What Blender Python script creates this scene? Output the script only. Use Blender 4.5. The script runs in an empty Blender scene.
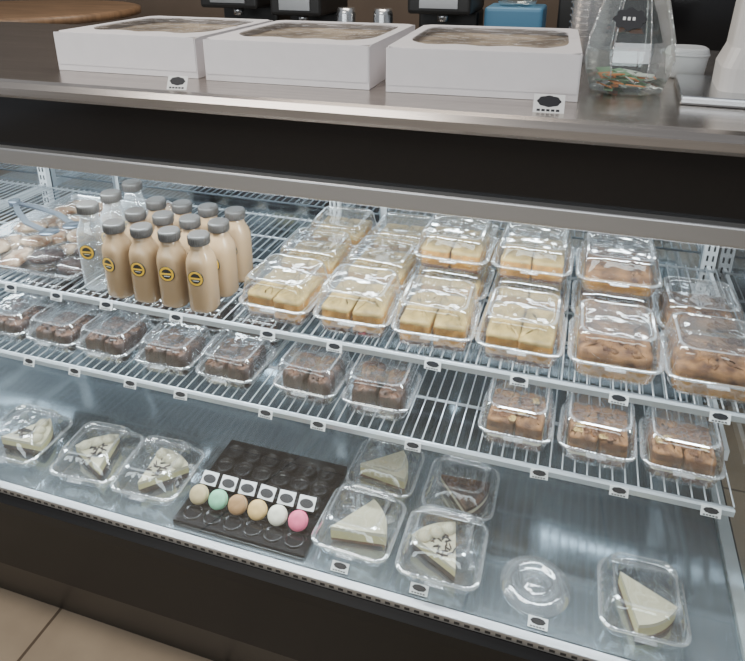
import bpy, bmesh, math, random
from mathutils import Vector, Matrix
R=random.Random(7)
pi=math.pi
# ---------------------------------------------------------------- materials
def newmat(name):
    m=bpy.data.materials.new(name); m.use_nodes=True
    nt=m.node_tree
    for n in list(nt.nodes): nt.nodes.remove(n)
    o=nt.nodes.new('ShaderNodeOutputMaterial')
    return m,nt,o
def pbr(name,col,rough=.5,metal=0,noise=0,scale=20,col2=None,bump=0,stretch=None,spec=.5,coat=0,bdist=.003,detail=5):
    m,nt,o=newmat(name)
    b=nt.nodes.new('ShaderNodeBsdfPrincipled')
    b.inputs['Roughness'].default_value=rough; b.inputs['Metallic'].default_value=metal
    b.inputs['Base Color'].default_value=(*col,1)
    b.inputs['Specular IOR Level'].default_value=spec
    b.inputs['Coat Weight'].default_value=coat
    nt.links.new(b.outputs[0],o.inputs[0])
    if noise or bump:
        tc=nt.nodes.new('ShaderNodeTexCoord'); mp=nt.nodes.new('ShaderNodeMapping')
        nt.links.new(tc.outputs['Object'],mp.inputs[0])
        if stretch: mp.inputs['Scale'].default_value=stretch
        n=nt.nodes.new('ShaderNodeTexNoise'); n.inputs['Scale'].default_value=scale; n.inputs['Detail'].default_value=detail
        nt.links.new(mp.outputs[0],n.inputs[0])
        if noise:
            r=nt.nodes.new('ShaderNodeValToRGB')
            c2=col2 or tuple(c*(1-noise) for c in col)
            r.color_ramp.elements[0].position=.38; r.color_ramp.elements[1].position=.62
            r.color_ramp.elements[0].color=(*c2,1); r.color_ramp.elements[1].color=(*col,1)
            nt.links.new(n.outputs[0],r.inputs[0]); nt.links.new(r.outputs[0],b.inputs['Base Color'])
        if bump:
            bp=nt.nodes.new('ShaderNodeBump'); bp.inputs['Strength'].default_value=bump; bp.inputs['Distance'].default_value=bdist
            nt.links.new(n.outputs[0],bp.inputs['Height']); nt.links.new(bp.outputs[0],b.inputs['Normal'])
    return m
def clear(name,tint=(1,1,1),base=.06,edge=.75,power=2.2,diff=.35,rough=.1,bump=0):
    m,nt,o=newmat(name)
    lw=nt.nodes.new('ShaderNodeLayerWeight'); lw.inputs[0].default_value=.5
    pw=nt.nodes.new('ShaderNodeMath'); pw.operation='POWER'; pw.inputs[1].default_value=power
    nt.links.new(lw.outputs['Facing'],pw.inputs[0])
    ma=nt.nodes.new('ShaderNodeMath'); ma.operation='MULTIPLY_ADD'; ma.inputs[1].default_value=edge; ma.inputs[2].default_value=base
    nt.links.new(pw.outputs[0],ma.inputs[0])
    tr=nt.nodes.new('ShaderNodeBsdfTransparent'); tr.inputs[0].default_value=(*tint,1)
    gl=nt.nodes.new('ShaderNodeBsdfGlossy'); gl.inputs['Roughness'].default_value=rough; gl.inputs[0].default_value=(1,1,1,1)
    df=nt.nodes.new('ShaderNodeBsdfDiffuse'); df.inputs[0].default_value=(.85,.88,.9,1)
    if bump:
        tc=nt.nodes.new('ShaderNodeTexCoord');n=nt.nodes.new('ShaderNodeTexNoise');n.inputs['Scale'].default_value=30;n.inputs['Detail'].default_value=1
        nt.links.new(tc.outputs['Object'],n.inputs[0])
        bp=nt.nodes.new('ShaderNodeBump');bp.inputs['Strength'].default_value=bump;bp.inputs['Distance'].default_value=.004
        nt.links.new(n.outputs[0],bp.inputs['Height'])
        nt.links.new(bp.outputs[0],gl.inputs['Normal']);nt.links.new(bp.outputs[0],lw.inputs['Normal'])
    m1=nt.nodes.new('ShaderNodeMixShader'); m1.inputs[0].default_value=diff
    nt.links.new(gl.outputs[0],m1.inputs[1]); nt.links.new(df.outputs[0],m1.inputs[2])
    m2=nt.nodes.new('ShaderNodeMixShader')
    nt.links.new(ma.outputs[0],m2.inputs[0]); nt.links.new(tr.outputs[0],m2.inputs[1]); nt.links.new(m1.outputs[0],m2.inputs[2])
    nt.links.new(m2.outputs[0],o.inputs[0])
    return m
M_plastic=clear('clear_plastic',base=.15,edge=.8,power=2.0,diff=.08,rough=.06,bump=.55)
M_film=clear('plastic_film',base=.05,edge=.6,power=2.2,diff=.05,rough=.08,bump=1.0)
M_plastic2=clear('clear_plastic_flange',base=.38,edge=.6,power=1.8,diff=.25,rough=.08)
M_glass=clear('case_glass',tint=(.95,.985,.98),base=.08,edge=.9,power=5,diff=0,rough=.015)
M_jar=clear('jar_glass',tint=(.9,.95,.94),base=.12,edge=.8,power=1.5,diff=.12,rough=.03)
M_steel=pbr('brushed_steel',(.54,.49,.45),.26,.95,noise=.18,scale=9,stretch=(.3,10,10))
M_chrome=pbr('chrome_trim',(.62,.63,.64),.25,.95)
M_trim=pbr('dull_trim',(.45,.45,.45),.32,.8)
M_tong=pbr('tong_steel',(.13,.155,.19),.3,.8)
M_wire=pbr('white_wire',(.60,.63,.66),.3,.5)
M_rail=pbr('shelf_rail',(.55,.58,.60),.35,.4)
M_deck=pbr('deck_surface',(.36,.42,.46),.10,.75,noise=.2,scale=5,bump=.30,bdist=.01,detail=1)
M_mirror=pbr('mirror_panel',(.36,.39,.41),.06,1.0)
M_white=pbr('white_enamel',(.7,.72,.73),.3)
M_black=pbr('black_panel',(.010,.0095,.010),.12)
M_base=pbr('black_base',(.008,.0075,.0075),.38,spec=.3)
M_blackm=pbr('black_matte',(.02,.019,.018),.45)
M_card=pbr('white_cardboard',(.78,.75,.76),.55,noise=.03,scale=30)
M_tag=pbr('tag_paper',(.80,.80,.78),.6)
M_ink=pbr('tag_ink',(.012,.012,.016),.5)
M_boxin=pbr('box_contents',(.62,.50,.36),.7,noise=.7,scale=14)
M_cakeY=pbr('yellow_cake',(.50,.23,.028),.8,noise=.35,scale=60,bump=.6)
M_cakeTop=pbr('frosting_cream',(.50,.335,.105),.5,noise=.5,scale=28,bump=.4)
M_cakeB=pbr('crust_brown',(.14,.05,.015),.7,noise=.4,scale=50,bump=.8)
M_crumb=pbr('crumb_topping',(.24,.11,.036),.8,noise=.75,scale=38,col2=(.06,.02,.007),bump=1)
M_choc=pbr('chocolate',(.04,.015,.008),.5,noise=.5,scale=60,bump=.8)
M_choc2=pbr('chocolate_light',(.13,.055,.026),.6,noise=.5,scale=45,col2=(.028,.011,.006),bump=.8)
M_cream=pbr('pie_cream',(.68,.62,.42),.5,noise=.12,scale=30,bump=.5)
M_lemon=pbr('pie_lemon',(.66,.58,.26),.4,noise=.06,scale=30)
M_sugar=pbr('sugared_cookie',(.52,.39,.27),.8,noise=.9,scale=34,col2=(.15,.065,.025),bump=1)
M_coffee=pbr('milk_coffee',(.35,.225,.12),.22,coat=.5)
M_milk=clear('clear_bottle',tint=(.88,.9,.9),base=.20,edge=.6,power=1.5,diff=.45,rough=.06)
M_cap=pbr('grey_cap',(.06,.052,.046),.4)
M_yel=pbr('label_yellow',(.85,.50,.03),.5)
def flat(n,c): return pbr(n,c,.6,noise=.12,scale=60,bump=.3)
MAC=[flat('mac_beige',(.54,.42,.22)),flat('mac_mint',(.24,.60,.36)),flat('mac_tan',(.40,.22,.09)),flat('mac_honey',(.74,.48,.18)),flat('mac_cream',(.84,.80,.64)),flat('mac_pink',(.85,.14,.26))]
# ---------------------------------------------------------------- mesh builder
class MB:
    def __init__(s): s.v=[];s.f=[];s.m=[];s.mats=[];s.sm=[]
    def mi(s,mat):
        if mat not in s.mats: s.mats.append(mat)
        return s.mats.index(mat)
    def loft(s,rings,mat,cap0=True,cap1=True,smooth=True,T=None,capmat=None,closed=True):
        b=len(s.v);n=len(rings[0])
        for r in rings:
            for p in r:
                p=Vector(p)
                s.v.append(T@p if T else p)
        for i in range(len(rings)-1):
            mm=mat[i] if isinstance(mat,(list,tuple)) else mat
            mi=s.mi(mm)
            for j in range(n if closed else n-1):
                a=b+i*n+j; c=b+i*n+(j+1)%n
                s.f.append((a,c,c+n,a+n)); s.m.append(mi); s.sm.append(smooth)
        m0=mat[0] if isinstance(mat,(list,tuple)) else mat
        m1=mat[-1] if isinstance(mat,(list,tuple)) else mat
        if cap0: s.f.append(tuple(b+j for j in reversed(range(n)))); s.m.append(s.mi(m0)); s.sm.append(False)
        if cap1:
            o=b+(len(rings)-1)*n
            s.f.append(tuple(o+j for j in range(n))); s.m.append(s.mi(capmat or m1)); s.sm.append(False)
    def box(s,lo,hi,mat,T=None,bev=0):
        x0,y0,z0=lo;x1,y1,z1=hi
        if bev:
            w=x1-x0;d=y1-y0;c=Vector(((x0+x1)/2,(y0+y1)/2,0))
            def rg(i,z): return [Vector(q)+c for q in rr(w-2*i,d-2*i,max(bev-i,.0002),z,m=0)]
            s.loft([rg(bev*.6,z0),rg(bev*.15,z0+bev*.35),rg(0,z0+bev),rg(0,z1-bev),rg(bev*.15,z1-bev*.35),rg(bev*.6,z1)],mat,T=T,smooth=False); return
        s.loft([[(x0,y0,z0),(x1,y0,z0),(x1,y1,z0),(x0,y1,z0)],[(x0,y0,z1),(x1,y0,z1),(x1,y1,z1),(x0,y1,z1)]],mat,T=T,smooth=False)
    def cyl(s,p0,p1,r,mat,n=8,r1=None,smooth=True):
        p0=Vector(p0);p1=Vector(p1);d=(p1-p0);q=d.to_track_quat('Z','Y').to_matrix()
        if r1 is None:r1=r
        rg=lambda p,rad:[p+q@Vector((rad*math.cos(2*pi*i/n),rad*math.sin(2*pi*i/n),0)) for i in range(n)]
        s.loft([rg(p0,r),rg(p1,r1)],mat,smooth=smooth)
    def lathe(s,prof,mat,n=24,T=None,cap0=True,cap1=True,smooth=True,ex=2,capmat=None):
        rings=[]
        for r,z in prof:
            ring=[]
            for i in range(n):
                t=2*pi*i/n;c,sn=math.cos(t),math.sin(t)
                k=(abs(c)**ex+abs(sn)**ex)**(-1/ex)
                ring.append((r*k*c,r*k*sn,z))
            rings.append(ring)
        s.loft(rings,mat,cap0,cap1,smooth,T,capmat)
    def prism(s,poly,z0,z1,mat,T=None,capmat=None,smooth=False):
        s.loft([[(x,y,z0) for x,y in poly],[(x,y,z1) for x,y in poly]],mat,T=T,capmat=capmat,smooth=smooth)
    def done(s,name,loc=(0,0,0),rot=(0,0,0),parent=None):
        me=bpy.data.meshes.new(name)
        me.from_pydata([tuple(p) for p in s.v],[],s.f)
        for m in s.mats: me.materials.append(m)
        me.polygons.foreach_set('material_index',s.m)
        me.polygons.foreach_set('use_smooth',s.sm)
        bm=bmesh.new();bm.from_mesh(me);bmesh.ops.recalc_face_normals(bm,faces=bm.faces);bm.to_mesh(me);bm.free()
        me.update()
        o=bpy.data.objects.new(name,me);bpy.context.collection.objects.link(o)
        o.location=loc;o.rotation_euler=rot
        if parent:o.parent=parent
        return o
def rr(w,d,r,z,m=9,rib=0,cs=4,cx=0,cy=0):
    pts=[];hw,hd=w/2,d/2
    cor=[(hw-r,hd-r,0),(-hw+r,hd-r,pi/2),(-hw+r,-hd+r,pi),(hw-r,-hd+r,1.5*pi)]
    for k in range(4):
        x,y,a=cor[k]
        arc=[(x+r*math.cos(a+pi/2*i/cs),y+r*math.sin(a+pi/2*i/cs)) for i in range(cs+1)]
        pts+=arc
        nx,ny,na=cor[(k+1)%4]
        st=arc[-1];en=(nx+r*math.cos(na),ny+r*math.sin(na))
        no=(math.cos(a+pi/2),math.sin(a+pi/2))
        for i in range(1,m+1):
            t=i/(m+1);o=rib*(1 if i%2 else -1)
            pts.append((st[0]+(en[0]-st[0])*t+no[0]*o,st[1]+(en[1]-st[1])*t+no[1]*o))
    return [(x+cx,y+cy,z) for x,y in pts]
def empty(name):
    e=bpy.data.objects.new(name,None);bpy.context.collection.objects.link(e);return e
# ---------------------------------------------------------------- room
mb=MB()
m,nt,o=newmat('floor_tile')
tc=nt.nodes.new('ShaderNodeTexCoord');mp=nt.nodes.new('ShaderNodeMapping');mp.inputs['Location'].default_value=(.17,.02,0)
br=nt.nodes.new('ShaderNodeTexBrick');br.offset=0;br.inputs['Scale'].default_value=1
br.inputs['Brick Width'].default_value=.45;br.inputs['Row Height'].default_value=.45;br.inputs['Mortar Size'].default_value=.004
br.inputs['Color1'].default_value=(.50,.39,.27,1);br.inputs['Color2'].default_value=(.54,.42,.30,1);br.inputs['Mortar'].default_value=(.18,.13,.09,1)
ns=nt.nodes.new('ShaderNodeTexNoise');ns.inputs['Scale'].default_value=7;ns.inputs['Detail'].default_value=6
mx=nt.nodes.new('ShaderNodeMixRGB');mx.blend_type='MULTIPLY';mx.inputs[0].default_value=.4
b=nt.nodes.new('ShaderNodeBsdfPrincipled');b.inputs['Roughness'].default_value=.35
nt.links.new(tc.outputs['Object'],mp.inputs[0]);nt.links.new(mp.outputs[0],br.inputs[0]);nt.links.new(mp.outputs[0],ns.inputs[0])
nt.links.new(br.outputs[0],mx.inputs[1]);nt.links.new(ns.outputs[0],mx.inputs[2]);nt.links.new(mx.outputs[0],b.inputs[0]);nt.links.new(b.outputs[0],o.inputs[0])
mb.box((-5,-4,-.05),(4,3.6,0),m);mb.done('floor')
M_wall=pbr('wall_paint',(.15,.11,.08),.7,noise=.1,scale=4)
M_wall2=pbr('wall_paint_light',(.45,.42,.38),.7)
mb=MB();mb.box((-5,3.5,0),(4,3.6,3),M_wall);mb.done('wall_back')
mb=MB()
mb.box((-5,-4,0),(4,-3.9,.7),M_wall2);mb.box((-5,-4,2.5),(4,-3.9,3),M_wall2)
for x in (-5,-3.4,-2.2,-.9,.6,2.1,3.7): mb.box((x,-4,.7),(x+.2,-3.9,2.5),M_wall2)
mb.done('wall_front')
# ---------------------------------------------------------------- display case
XL,XR=-2.15,.335
Z1,Z2,ZD=.82,.66,.46
POSTS=(-1.563,-.60,.318)
case=empty('display_case')
def part(fn,name):
    mb=MB();fn(mb);return mb.done(name,parent=case)
def f(mb):
    prof=[(1.72,1.274),(.950,1.274),(.938,1.271),(.929,1.262),(.929,1.250),(.934,1.244),(1.72,1.244)]
    mb.loft([[(XL,y,z) for y,z in prof],[(XR+.12,y,z) for y,z in prof]],M_steel,smooth=False)
part(f,'steel_countertop')
def f(mb):
    mb.box((XL,.945,1.148),(XR+.10,.965,1.244),M_black)
    mb.box((XL,.965,1.13),(XR+.10,1.62,1.243),M_blackm)
part(f,'black_fascia')
def f(mb):
    mb.box((XL,.927,1.118),(XR+.06,.960,1.148),M_trim,bev=.003)
part(f,'upper_glass_trim')
def f(mb): mb.box((XL,.966,1.118),(XR,1.60,1.129),M_white)
part(f,'case_ceiling')
def f(mb):
    mb.v+=[Vector((XL,.789,.465)),Vector((XR,.789,.465)),Vector((XR,.932,1.118)),Vector((XL,.932,1.118))]
    mb.f.append((0,1,2,3));mb.m.append(mb.mi(M_glass));mb.sm.append(False)
part(f,'front_glass')
def f(mb):
    mb.box((XL,.778,.450),(XR+.03,.795,.465),M_trim,bev=.002)
    for i in range(146):
        x=XL+.02+i*.017
        mb.box((x,.7775,.455),(x+.009,.779,.460),M_blackm)
part(f,'lower_glass_trim')
def f(mb):
    mb.box((XL,.80,.43),(XR,1.60,ZD),M_deck)
part(f,'bottom_deck')
def f(mb):
    pr=[(.778,.449),(.765,.44),(.765,.415),(.785,.405),(.80,.20),(.855,.03),(.865,0),(1.60,0),(1.60,.429),(.80,.429),(.80,.449)]
    mb.loft([[(XL,y,z) for y,z in pr],[(XR+.04,y,z) for y,z in pr]],M_base,smooth=False)
part(f,'base_cabinet')
def f(mb):
    for i in range(3):
        x0=XL+i*.84;mb.box((x0+.01,1.565,ZD),(min(x0+.83,XR),1.575,1.118),M_mirror)
    mb.box((XL,1.576,.43),(XR,1.60,1.12),M_white)
    mb.box((XL,1.55,ZD),(XR,1.575,ZD+.02),M_chrome)
part(f,'mirrored_rear_doors')
def f(mb):
    for x in POSTS:
        mb.box((x-.014,1.545,ZD),(x+.014,1.562,1.118),M_white)
        for k in range(26):
            z=ZD+.015+k*.025
            for dx in (-.006,.006): mb.box((x+dx-.002,1.5435,z),(x+dx+.002,1.5455,z+.014),M_blackm)
part(f,'shelf_standards')
def f(mb):
    mb.v+=[Vector((XR,.80,ZD)),Vector((XR,1.56,ZD)),Vector((XR,1.56,1.118)),Vector((XR,.94,1.118))]
    mb.f.append((0,1,2,3));mb.m.append(mb.mi(M_glass));mb.sm.append(False)
    mb.loft([[(XR,.787,ZD),(XR+.022,.787,ZD),(XR+.022,.805,ZD),(XR,.805,ZD)],[(XR,.93,1.118),(XR+.022,.93,1.118),(XR+.022,.95,1.118),(XR,.95,1.118)]],M_white,smooth=False)
    mb.box((XR,.805,.43),(XR+.022,1.60,ZD+.012),M_white)
part(f,'end_panel')
def tagmesh(mb,T,w=.030,h=.017):
    mb.box((-w/2,-h/2,-.0004),(w/2,h/2,.0004),M_tag,T=T)
    poly=[(w*.38*math.cos(t)*(1+.05*math.cos(8*t)),h*.12+h*.30*math.sin(t)*(1+.05*math.cos(8*t))) for t in [2*pi*i/32 for i in range(32)]]
    mb.prism(poly,.0004,.0008,M_ink,T=T)
    for k in range(5): mb.box((-w*.38+k*w*.155,-h*.42,.0004),(-w*.38+k*w*.155+w*.11,-h*.30,.0007),M_ink,T=T)
def shelf(name,z,y0,x0,x1,tags):
    mb=MB()
    n=int((x1-x0)/.0205)
    for i in range(n+1):
        x=x0+(x1-x0)*i/n
        mb.cyl((x,y0+.004,z-.002),(x,1.52,z-.002),.0015,M_wire,6)
    for y in (y0+.004,y0+.13,y0+.27,y0+.40,1.515):
        mb.cyl((x0,y,z-.0065),(x1,y,z-.0065),.003,M_wire,8)
    mb.loft([[(x,y0-.004,z-.016),(x,y0-.001,z-.016),(x,y0,z-.004),(x,y0-.003,z-.0005),(x,y0-.006,z-.004)] for x in (x0,x1)],M_rail,smooth=False)
    for x in POSTS:
        if x0-.05<x<x1+.05: mb.box((x-.004,y0+.15,z-.03),(x+.004,1.545,z-.008),M_white)
    for x in tags:
        tagmesh(mb,Matrix.Translation((x,y0-.010,z-.009))@Matrix.Rotation(R.uniform(-.06,.06),4,'Z')@Matrix.Rotation(math.radians(70),4,'X'))
    return mb.done(name)
shelf('wire_shelf',Z1,.985,XL+.02,.328,(-1.13,-1.01,-.885,-.72,-.52,-.385,-.20,-.05,.11,.26))
shelf('wire_shelf',Z2,.955,XL+.02,.305,(-1.09,-.97,-.83,-.71,-.52,-.41,-.225,.0,.13,.27))
def tag(x,y,z,rx=math.radians(70),w=.036,h=.021,rz=0):
    mb=MB();tagmesh(mb,Matrix.Identity(4),w,h);mb.done('price_tag',(x,y,z),(rx,0,rz),parent=case)
for x in (-.32,-.175,.025): tag(x,.812,ZD+.007,rx=math.radians(35),w=.032,h=.017)
tag(-.65,.962,1.285,rx=math.radians(62),w=.036,h=.024,rz=.1)
tag(-.046,.985,1.286,rx=math.radians(62),w=.044,h=.028,rz=.05)
# ---------------------------------------------------------------- clamshells
def shellmesh(mb,W,D,H,T,taper=.86,rib=.0018,r=.02,z0=0):
    hb=H*.40
    g=lambda k,z,rb=0,kr=1:rr(W*k,D*k,r*kr,z+z0,m=11,rib=rb)
    rings=[g(.82,.0012),g(.85,.004),g(.87,.008,rib),g(.94,hb-.002,rib),g(.945,hb)]
    mb.loft(rings,M_plastic,True,False,T=T)
    mb.loft([g(.945,hb),g(1.03,hb+.0005,0,1.2),g(1.035,hb+.002,0,1.2),g(1.03,hb+.0035,0,1.2),g(.955,hb+.004)],M_plastic2,False,False,T=T)
    t=taper
    rings=[g(.955,hb+.004),g(.945,hb+.008,rib),g(.945+(t-.945)*.85,H-.008,rib),g(t-.01,H-.003),g(t-.05,H)]
    mb.loft(rings,M_plastic,False,False,T=T)
    mb.loft([g(t-.05,H),g(t-.10,H+.0006)],M_plastic2,False,False,T=T)
    mb.loft([g(t-.10,H+.0006),g(t-.14,H-.003),g(t-.18,H-.0035),g(.3,H-.003)],M_plastic,False,True,T=T)
    mb.box((-.016,-D*.515-.008,z0+hb),(.016,-D*.51,z0+hb+.002),M_plastic2,T=T)
    mb.cyl(T@Vector((-W*.3,D*.525,z0+hb+.002)),T@Vector((W*.3,D*.525,z0+hb+.002)),.0022,M_plastic2,8)
def lump(mb,w,d,h,z,mside,mtop,T,bump=.003,r=.012,layers=None):
    def ring(k,zz,j):
        return [(x+R.uniform(-j,j),y+R.uniform(-j,j),z0+R.uniform(-j,j)) for x,y,z0 in rr(w*k,d*k,r*k,zz,m=7)]
    if layers:
        rings=[];mats=[];zz=z
        rings.append(ring(.97,zz,0))
        for hh,mt in layers:
            rings.append(ring(1,zz+.001,.0006)); mats.append(mt)
            zz+=hh;rings.append(ring(1,zz,.0008));mats.append(mt)
        rings+= [ring(.93,zz+.003,bump*.4),ring(.75,zz+.004,bump),ring(.5,zz+.004,bump),ring(.25,zz+.004,bump)]
        mats+=[mtop]*4
        mb.loft(rings,mats,T=T)
    else:
        rings=[ring(.93,z,0),ring(1,z+h*.2,.0008),ring(1,z+h*.8,.001),ring(.92,z+h,bump*.5),ring(.72,z+h+.001,bump),ring(.48,z+h+.001,bump),ring(.22,z+h+.001,bump)]
        mb.loft(rings,[mside]*3+[mtop]*3,T=T)
def wedge(mb,T,z,L=.10,ang=.75,layers=()):
    poly=[(-L/2,0)]+[(-L/2+L*math.cos(a),L*math.sin(a)) for a in [(-ang/2)+ang*i/6 for i in range(7)]]
    for h,m in layers:
        mb.prism(poly,z,z+h,m,T=T);z+=h
    return z
def clamshell(kind,x,yf,z,W=.148,H=.072,rz=0,stack=1,taper=.86,ang=None):
    for k in range(stack):
        mb=MB();I=Matrix.Identity(4)
        shellmesh(mb,W,W,H,I,taper)
        if kind=='yellow':
            for sx in(-1,1):
                T2=Matrix.Translation((sx*W*.2,R.uniform(-.003,.003),0))@Matrix.Rotation(R.uniform(-.04,.04),4,'Z')
                lump(mb,W*.385,W*.80,0,.0035,None,M_cakeTop,T2,r=.006,layers=[(H*.10,M_cakeB),(H*.17,M_cakeY),(H*.04,M_cream),(H*.17,M_cakeY),(H*.05,M_cakeTop)])
            name='packaged_yellow_cake'
        elif kind=='crumb':
            lump(mb,W*.80,W*.80,0,.0035,None,M_crumb,I,bump=.004,layers=[(H*.34,M_cakeY),(H*.16,M_crumb)])
            for q in range(26):
                lump(mb,.016,.013,.006,H*.54,M_crumb,M_crumb,Matrix.Translation((R.uniform(-.05,.05),R.uniform(-.05,.05),0))@Matrix.Rotation(R.uniform(0,3),4,'Z'),r=.004,bump=.001)
            name='packaged_crumb_cake'
        elif kind=='bar':
            for sx in(-1,1):
                T2=Matrix.Translation((sx*W*.195,R.uniform(-.003,.003),0))@Matrix.Rotation(R.uniform(-.05,.05),4,'Z')
                lump(mb,W*.37,W*.76,0,.0035,None,M_crumb,T2,bump=.004,r=.008,layers=[(H*.15,M_cakeB),(H*.06,M_cream),(H*.18,M_crumb),(H*.15,M_cakeB)])
            for q in range(16):
                lump(mb,.018,.012,.006,H*.58,M_crumb,M_cakeTop if q<3 else M_cakeB,Matrix.Translation((R.uniform(-.038,.038),R.uniform(-.038,.038),0))@Matrix.Rotation(R.uniform(0,3),4,'Z'),r=.004,bump=.001)
            name='packaged_pecan_bar'
        elif kind=='choc':
            for sx,sy in ((-1,-1),(1,-1),(-1,1),(1,1)):
                T2=Matrix.Translation((sx*W*.2,sy*W*.2,0))@Matrix.Rotation(R.uniform(-.15,.15),4,'Z')
                lump(mb,W*.36,W*.36,H*R.uniform(.46,.66),.0035,M_choc,M_choc2,T2,bump=.004)
            name='packaged_brownies'
        elif kind=='pie':
            T2=Matrix.Rotation(R.uniform(-.5,.9) if ang is None else ang,4,'Z')@Matrix.Translation((-.004,0,0))
            wedge(mb,T2,.004,W*.72,.85,[(.006,M_cakeB),(.018,M_lemon),(.008,M_cream)])
            name='packaged_pie_slice'
        elif kind=='creampie':
            T2=Matrix.Rotation(ang or 0,4,'Z')
            wedge(mb,T2,.004,W*.70,.9,[(.012,M_choc),(.012,M_lemon),(.007,M_cream)])
            for q in range(3):
                mb.lathe([(.013,0),(.014,.005),(.008,.011),(.001,.015)],M_cream,n=12,T=T2@Matrix.Translation((W*.20,-.024+q*.024,.034)))
            for q in range(34):
                mb.box((-.006,-.0012,0),(.006,.0012,.0015),M_choc,T=T2@Matrix.Translation((R.uniform(-.02,.03),R.uniform(-.016,.016),.0355))@Matrix.Rotation(R.uniform(0,3),4,'Z'))
            name='packaged_cream_pie_slice'
        elif kind=='mudpie':
            T2=Matrix.Rotation(R.uniform(-2.2,2.2) if ang is None else ang,4,'Z')
            wedge(mb,T2,.004,W*.72,.95,[(.012,M_choc),(.008,M_cream),(.008,M_choc2)])
            name='packaged_chocolate_pie_slice'
        mb.done(name,(x,yf+W/2,z+k*(H+.0015)),(0,0,rz+R.uniform(-.04,.04)))
U=Z1+.0005
cols=[-.520,-.366,-.213,-.058,.098,.250]
kinds=['yellow']*4+['crumb','crumb']
for i,x in enumerate(cols):
    clamshell(kinds[i],x,.994,U,W=.147,H=.086)
    if i in(0,1): clamshell(kinds[i],x+R.uniform(-.004,.004),1.158,U,W=.147,H=.078)
    else: clamshell(kinds[i],x,1.158,U,W=.147,H=.075,stack=2 if i<5 else 1)
    if i<4: clamshell('yellow',x,1.32,U,W=.147)
L=Z2+.0005
for x in (-1.20,-1.06,-.925,-.775,-.63): clamshell('choc',x,.972,L,W=.13,H=.07)
for x in (-1.22,-1.08,-.93,-.78,-.64): clamshell('choc',x,1.125,L,W=.13,H=.07)
clamshell('choc',-.455,.975,L,W=.132,H=.08); clamshell('choc',-.312,.975,L,W=.132,H=.08)
for x in (-.05,.09,.226): clamshell('bar',x,.97,L,W=.128,H=.084)
Dk=ZD+.0005
for x,a in ((-1.09,.5),(-.90,2.2),(-.75,1.2)): clamshell('creampie',x,.825,Dk,W=.145,H=.070,taper=.74,rz=.05,ang=a)
clamshell('pie',-.305,.980,Dk,W=.138,H=.066,taper=.74,ang=.3)
clamshell('pie',-.31,.822,Dk,W=.145,H=.074,taper=.74,ang=.6)
clamshell('mudpie',-.145,.972,Dk,W=.138,H=.066,taper=.74,ang=-.4)
clamshell('creampie',-.15,.815,Dk,W=.145,H=.074,taper=.74,ang=2.2)
clamshell('pie',.185,.820,Dk,W=.135,H=.070,taper=.80,ang=-.9)
mb=MB()
mb.lathe([(.060,0),(.060,.003),(.052,.004),(.050,.010),(.036,.012),(.034,.008),(.016,.008),(.015,.012),(.006,.012)],M_plastic2,n=40,cap0=False)
mb.done('clear_cup_lid',(.015,.885,Dk))
# ---------------------------------------------------------------- bottles
def bottle(x,y,clearb=False,h=.162):
    mb=MB();s=h/.162
    body=M_milk if clearb else M_coffee
    mb.lathe([(.0235,0),(.0268,.003),(.0275,.008),(.0275,.098*s),(.0265,.108*s),(.0235,.118*s),(.0185,.128*s),(.0165,.134*s),(.0165,h-.018)],body,n=36,ex=3)
    mb.lathe([(.0195,h-.020),(.0210,h-.0195),(.0213,h-.003),(.0195,h-.0005),(.017,h)],M_cap,n=30,ex=2)
    for k in range(30):
        a=2*pi*k/30
        mb.box((.0206,-.0008,h-.018),(.0218,.0008,h-.004),M_cap,T=Matrix.Rotation(a,4,'Z'))
    T=Matrix.Rotation(R.uniform(-.12,.12)-.05,4,'Z')@Matrix.Translation((0,-.0274,.078*s))@Matrix.Rotation(pi/2,4,'X')
    mb.lathe([(.0165,-.001),(.0165,.0006),(.0163,.0008)],M_ink,n=28,T=T)
    mb.lathe([(.0150,.0008),(.0150,.0010)],M_yel,n=24,T=T)
    mb.lathe([(.0108,.0010),(.0108,.0012)],M_ink,n=24,T=T)
    mb.box((-.0105,-.0016,.0012),(.0105,.0022,.0015),M_yel,T=T)
    mb.box((-.006,-.0052,.0012),(.006,-.0042,.0015),M_tag,T=T)
    mb.done('milk_bottle' if clearb else 'coffee_milk_bottle',(x,y,U),(0,0,R.uniform(-.1,.1)))
for j in range(3):
    for i,x in enumerate((-.872,-.806,-.742,-.676)):
        bottle(x+R.uniform(-.002,.002)+j*.002,1.018+j*.068)
    bottle(-.940+j*.002,1.03+j*.07,True,.19)
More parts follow.
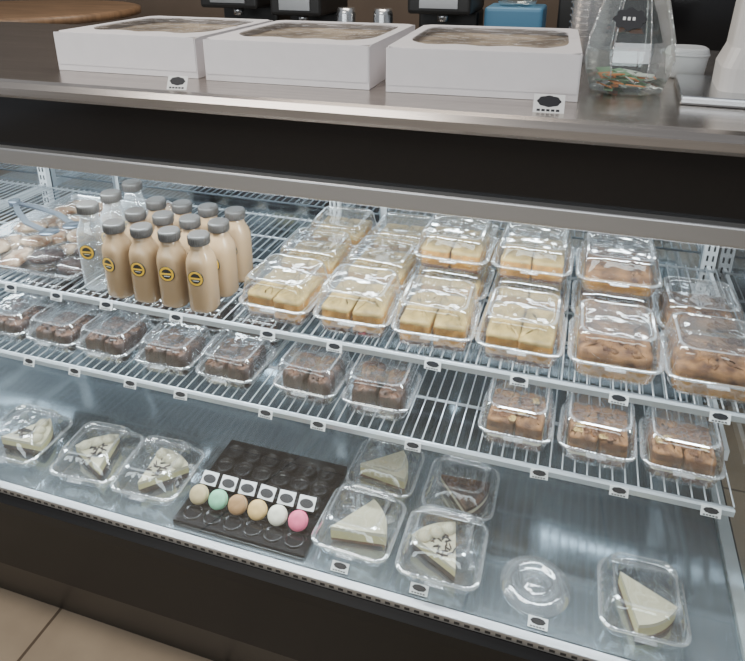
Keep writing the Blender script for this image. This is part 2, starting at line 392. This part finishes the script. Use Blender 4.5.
# ---------------------------------------------------------------- pastry tray with cookies and tongs
tray=empty('pastry_tray')
mb=MB()
rg=lambda w,d,z:rr(w,d,.015,z,m=3)
mb.loft([rg(.33,.40,.0),rg(.35,.42,.018),rg(.37,.44,.019),rg(.37,.44,.017),rg(.347,.417,.016),rg(.328,.398,.002)],M_chrome,smooth=False)
mb.done('tray_pan',(-1.175,1.225,U+.001),parent=tray)
for k in range(24):
    row=k//4;col=k%4
    x=-1.03-col*.078+R.uniform(-.008,.008);y=1.06+row*.062+R.uniform(-.006,.006);s=.040
    dark=(col==0 and row<2) or R.random()<.08
    mb=MB()
    def ring(r,z):return [(r*math.cos(2*pi*i/18)*R.uniform(.93,1.07),r*.8*math.sin(2*pi*i/18)*R.uniform(.93,1.07),z+R.uniform(-.0015,.0015)) for i in range(18)]
    mb.loft([ring(s*.7,0.002),ring(s*.98,.006),ring(s,.014),ring(s*.8,.021),ring(s*.5,.023),ring(s*.2,.024)],M_choc if dark else M_sugar)
    mb.loft([ring(s*.95,.0),ring(s*1.12,.008),ring(s*1.12,.018),ring(s*.9,.026),ring(s*.5,.030),ring(s*.1,.031)],M_film)
    mb.done('wrapped_cookie_%d'%k,(x,y,U+.004+(.014 if (row+col)%2 else 0)),(R.uniform(-.25,.25),R.uniform(-.25,.25),R.uniform(0,3)),parent=tray)
mb=MB()
for sx in(-1,1):
    pts=[(0,.0),(sx*.020,-.07),(sx*.036,-.17),(sx*.030,-.26)]
    for a,b2 in zip(pts,pts[1:]):
        wd=.007
        mb.loft([[(a[0]-wd,a[1],-.002),(a[0]+wd,a[1],-.002),(a[0]+wd,a[1],.003),(a[0]-wd,a[1],.003)],[(b2[0]-wd,b2[1],-.002),(b2[0]+wd,b2[1],-.002),(b2[0]+wd,b2[1],.003),(b2[0]-wd,b2[1],.003)]],M_tong,smooth=False)
    mb.lathe([(.004,-.002),(.022,0),(.022,.003),(.004,.004)],M_tong,n=20,T=Matrix.Translation((sx*.026,-.275,0)))
mb.cyl((0,.006,-.006),(0,.006,.008),.014,M_tong,14)
mb.done('serving_tongs',(-1.33,1.215,U+.075),(-.04,0,1.12),parent=tray)
# ---------------------------------------------------------------- macaron tray (macarons and flavour cards belong to it)
mtray=empty('macaron_tray')
mb=MB()
TX,TY,TW,TD=-.527,.928,.275,.235
mb.box((-TW/2,-TD/2,0),(TW/2,TD/2,.010),M_black,bev=.003)
for j in range(1,4):
    for i in range(6):
        x=-TW/2+.03+i*.043;y=-TD/2+.070+ j*.041
        mb.lathe([(.0200,.009),(.0200,.019),(.0180,.0205),(.0165,.018),(.0150,.0135),(.008,.0150),(.002,.0155)],M_black,n=24,T=Matrix.Translation((x,y,0)),cap0=False)
for i in range(6):
    x=-TW/2+.03+i*.043
    mb.lathe([(.0190,.009),(.0190,.012),(.0175,.013),(.0160,.012),(.0150,.0105)],M_black,n=24,T=Matrix.Translation((x,-TD/2+.028,0)),cap0=False)
mb.done('tray_base',(TX,TY,Dk),parent=mtray)
for i in range(6):
    x=TX-TW/2+.028+i*.0425
    mb=MB();T=Matrix.Rotation(.85,4,'X')
    prof=[(.006,-.0105),(.014,-.0095),(.0180,-.006),(.0187,-.0035),(.0168,-.0028),(.0168,.0028),(.0187,.0035),(.0180,.006),(.014,.0095),(.006,.0105)]
    mb.lathe(prof,[MAC[i]]*4+[M_cream]+[MAC[i]]*4,n=28,T=T)
    mb.done('macaron_%d'%i,(x,TY-TD/2+.056,Dk+.027),parent=mtray)
    mb=MB()
    mb.box((-.017,-.013,-.0004),(.017,.013,.0004),M_tag);mb.prism([(.014*math.cos(2*pi*k/20),-.001+.0085*math.sin(2*pi*k/20)) for k in range(20)],.0004,.0008,M_ink)
    mb.done('flavor_card_%d'%i,(x+.001,TY-TD/2+.096,Dk+.032),(.62,0,R.uniform(-.08,.08)),parent=mtray)
# ---------------------------------------------------------------- counter things
CT=1.2745
def cakebox(x0,x1,y0,dep,rz=0):
    w=x1-x0;mb=MB();h=.071;t=.002
    hw=w/2;hd=dep/2
    mb.box((-hw,-hd,0),(hw,hd,t),M_card)
    mb.box((-hw,-hd,t),(hw,-hd+t,h),M_card);mb.box((-hw,hd-t,t),(hw,hd,h),M_card)
    mb.box((-hw,-hd+t,t),(-hw+t,hd-t,h),M_card);mb.box((hw-t,-hd+t,t),(hw,hd-t,h),M_card)
    N=64;out=[];inn=[]
    for i in range(N):
        a=2*pi*(i+.5)/N;c,s=math.cos(a),math.sin(a)
        k=1/max(abs(c),abs(s));out.append((c*k*hw,s*k*hd))
        k2=(abs(c)**6+abs(s)**6)**(-1/6)
        sc=.030*abs(math.sin(1.5*pi*c*k2)) if s<0 else 0
        inn.append((c*k2*hw*.88,s*k2*hd*.82+.014+sc*.6))
    mb.loft([[(x,y,h) for x,y in out],[(x,y,h+.0015) for x,y in out],[(x,y,h+.0015) for x,y in inn],[(x,y,h-.0005) for x,y in inn]],M_card,False,False,smooth=False)
    mb.loft([[(x,y,h) for x,y in inn],[(x*.5,y*.5,h-.003) for x,y in inn]],M_film,False,True)
    mb.box((-hw+.012,-hd+.012,t),(hw-.012,hd-.012,.060),M_boxin)
    mb.box((-hw+.002,-hd-.0012,.012),(hw-.002,-hd,h+.001),M_card)
    mb.done('cake_box',((x0+x1)/2,y0+dep/2,CT),(0,0,rz))
cakebox(-.975,-.668,1.055,.32,0)
cakebox(-.650,-.345,1.05,.33,.02)
cakebox(-.320,-.016,1.055,.34,.05)
mb=MB()
jp=[(.052,0),(.060,.004),(.068,.03),(.073,.055),(.069,.085),(.056,.13),(.042,.175),(.034,.205),(.034,.225),(.046,.25)]
rings=[[(r*math.cos(2*pi*(i+.5)/8),r*math.sin(2*pi*(i+.5)/8),z) for i in range(8)] for r,z in jp]
mb.loft(rings,M_jar,True,False,smooth=False)
for i in range(8):
    for a,b2 in zip(rings[2:-2],rings[3:-1]): mb.cyl(a[i],b2[i],.0012,M_plastic2,6)
MJ=[pbr('note_green',(.25,.42,.25),.7),pbr('note_white',(.75,.78,.7),.7),pbr('candy_orange',(.8,.3,.1),.5)]
for k in range(34):
    T=Matrix.Translation((R.uniform(-.034,.034),R.uniform(-.034,.034),.006+R.uniform(0,.024)))@Matrix.Rotation(R.uniform(0,3),4,'Z')@Matrix.Rotation(R.uniform(-.6,.6),4,'X')
    mb.box((-.014,-.007,-.001),(.014,.007,.001),MJ[k%3 if k%5 else 0],T=T)
T=Matrix.Rotation(-.15,4,'Z')@Matrix.Translation((0,-.060,.120))@Matrix.Rotation(pi/2-.28,4,'X')
mb.prism([((.023+.0018*math.cos(8*t))*math.cos(t),(.016+.0018*math.cos(8*t))*math.sin(t)) for t in [2*pi*i/64 for i in range(64)]],0,.0015,M_ink,T=T)
for k in range(3): mb.box((-.010+k*.007,-.002,.0015),(-.006+k*.007,.003,.0018),M_tag,T=T)
mb.done('tip_jar',(.064,1.180,CT))
mb=MB()
for k in range(12):
    z=k*.013
    mb.lathe([(.030,z),(.036,z+.05),(.039,z+.051),(.039,z+.054)],M_plastic2,n=24,cap1=False,cap0=(k==0))
mb.done('plastic_cup_stack',(-.005,1.48,CT))
mb=MB();mb.lathe([(.028,0),(.032,.005),(.036,.045),(.034,.052),(.030,.054)],M_white,n=28,ex=3)
mb.lathe([(.0365,.040),(.0375,.042),(.0365,.044)],M_white,n=28,ex=3)
mb.done('sugar_caddy',(.172,1.345,CT))
M_dev=pbr('device_plastic',(.66,.63,.60),.4)
mb=MB()
mb.box((-.10,-.10,0),(.16,.10,.014),M_chrome,bev=.004)
mb.loft([rr(.18,.12,.02,.014,m=2,cx=.045,cy=.01),rr(.18,.12,.02,.05,m=2,cx=.045,cy=.01),rr(.17,.10,.02,.08,m=2,cx=.05,cy=.01),rr(.165,.09,.02,.26,m=2,cx=.055,cy=.02)],M_dev,smooth=False)
mb.box((-.01,-.045,.11),(.12,-.022,.23),M_blackm,bev=.003)
mb.done('payment_terminal',(.245,1.185,CT),(0,0,-.05))
# ---------------------------------------------------------------- background
mb=MB()
mb.box((-1.75,2.2,.0),(1.4,2.85,.90),M_wall);mb.box((-1.78,2.17,.90),(1.45,2.88,.94),M_steel)
for i in range(4): mb.box((-1.70+i*.78,2.185,.08),(-.96+i*.78,2.2,.84),M_blackm);mb.cyl((-1.4+i*.78,2.175,.7),(-1.2+i*.78,2.175,.7),.006,M_chrome)
mb.done('back_counter')
def machine(x,w,h,name,y=2.45,mat=M_blackm):
    mb=MB()
    mb.box((-w/2,-.15,0),(w/2,.15,.05),mat,bev=.01)
    mb.box((-w/2,.02,.05),(w/2,.15,h-.10),mat,bev=.01)
    mb.box((-w/2,-.15,h-.10),(w/2,.15,h),mat,bev=.012)
    mb.lathe([(.05,.06),(.065,.09),(.065,.16),(.045,.20),(.05,.21)],M_jar,n=20,T=Matrix.Translation((0,-.06,0)))
    mb.box((-w*.3,-.155,h-.08),(w*.3,-.15,h-.03),M_trim)
    mb.cyl((0,-.07,h-.10),(0,-.07,h-.13),.02,M_chrome,12)
    mb.done(name,(x,y,.94))
machine(-1.30,.24,.44,'coffee_brewer');machine(-1.03,.2,.42,'coffee_brewer')
machine(-.50,.22,.44,'espresso_machine')
for i in range(2):
    mb=MB()
    mb.lathe([(.045,0),(.05,.02),(.05,.24),(.035,.30),(.035,.33),(.03,.35)],M_chrome,n=24)
    mb.cyl(Vector((.05,0,.08)),Vector((.075,0,.2)),.006,M_blackm,8);mb.cyl(Vector((.03,0,.27)),Vector((.075,0,.2)),.006,M_blackm,8)
    mb.done('thermal_carafe',(-.85+i*.14,2.35,.94))
mb=MB();M_blue=pbr('blue_plastic',(.10,.28,.45),.4)
mb.box((-.1,-.1,0),(.1,.1,.36),M_blue,bev=.012);mb.lathe([(.06,.36),(.07,.38),(.07,.5),(.03,.54)],M_jar,n=20)
mb.done('water_dispenser',(-.26,2.5,.94))
mb=MB()
mb.box((-.32,-.03,.0),(.32,.03,.85),M_blackm,bev=.01);mb.box((-.27,-.035,.05),(.27,-.03,.8),M_black)
mb.done('menu_screen',(.20,2.6,.94))
mb=MB()
M_wood=pbr('brown_wood',(.30,.18,.10),.4,noise=.3,scale=6,stretch=(1,8,1))
mb.lathe([(.45,1.22),(.47,1.225),(.47,1.25),(.45,1.255)],M_wood,n=48);mb.cyl((0,0,.02),(0,0,1.22),.04,M_blackm,16);mb.lathe([(.25,0),(.25,.015),(.05,.03)],M_blackm,n=30)
mb.done('round_bar_table',(-2.28,2.32,0))
# ---------------------------------------------------------------- lights
def area(name,loc,rot,sx,sy,p,col=(1,1,1)):
    l=bpy.data.lights.new(name,'AREA');l.shape='RECTANGLE';l.size=sx;l.size_y=sy;l.energy=p;l.color=col
    o=bpy.data.objects.new(name,l);bpy.context.collection.objects.link(o);o.location=loc;o.rotation_euler=rot
area('case_led_top',(-.90,1.0,1.11),(math.radians(12),0,0),2.4,.02,22,(.82,.92,1))
area('shelf_fill_light',(-.90,1.01,.795),(math.radians(-8),0,0),2.4,.012,6,(.82,.92,1))  # added unseen fill below upper shelf, evens the interior and gives plastic highlights
area('case_led_rear',(-.90,1.50,1.11),(math.radians(-10),0,0),2.4,.012,5,(.82,.92,1))
area('ceiling_light',(-1.2,.2,2.9),(0,0,0),1.2,.6,38,(1,.95,.88))
area('ceiling_light_2',(-.8,2.2,2.9),(0,0,0),1.2,.6,22,(1,.90,.78))
area('window_light',(-1.2,-3.7,1.9),(math.radians(90),0,0),5,1.2,85,(.9,.96,1))
w=bpy.data.worlds.new('World');bpy.context.scene.world=w;w.use_nodes=True
w.node_tree.nodes['Background'].inputs[0].default_value=(.78,.82,.88,1);w.node_tree.nodes['Background'].inputs[1].default_value=.42
# ---------------------------------------------------------------- camera
c=bpy.data.cameras.new('Camera');co=bpy.data.objects.new('Camera',c);bpy.context.collection.objects.link(co)
co.location=(0,0,1.5);co.rotation_euler=(math.radians(90-21.4),0,math.radians(17.7))
c.sensor_width=36;c.lens=666/745*36;c.shift_y=-(330.5-206)/745;c.clip_start=.02
bpy.context.scene.camera=co
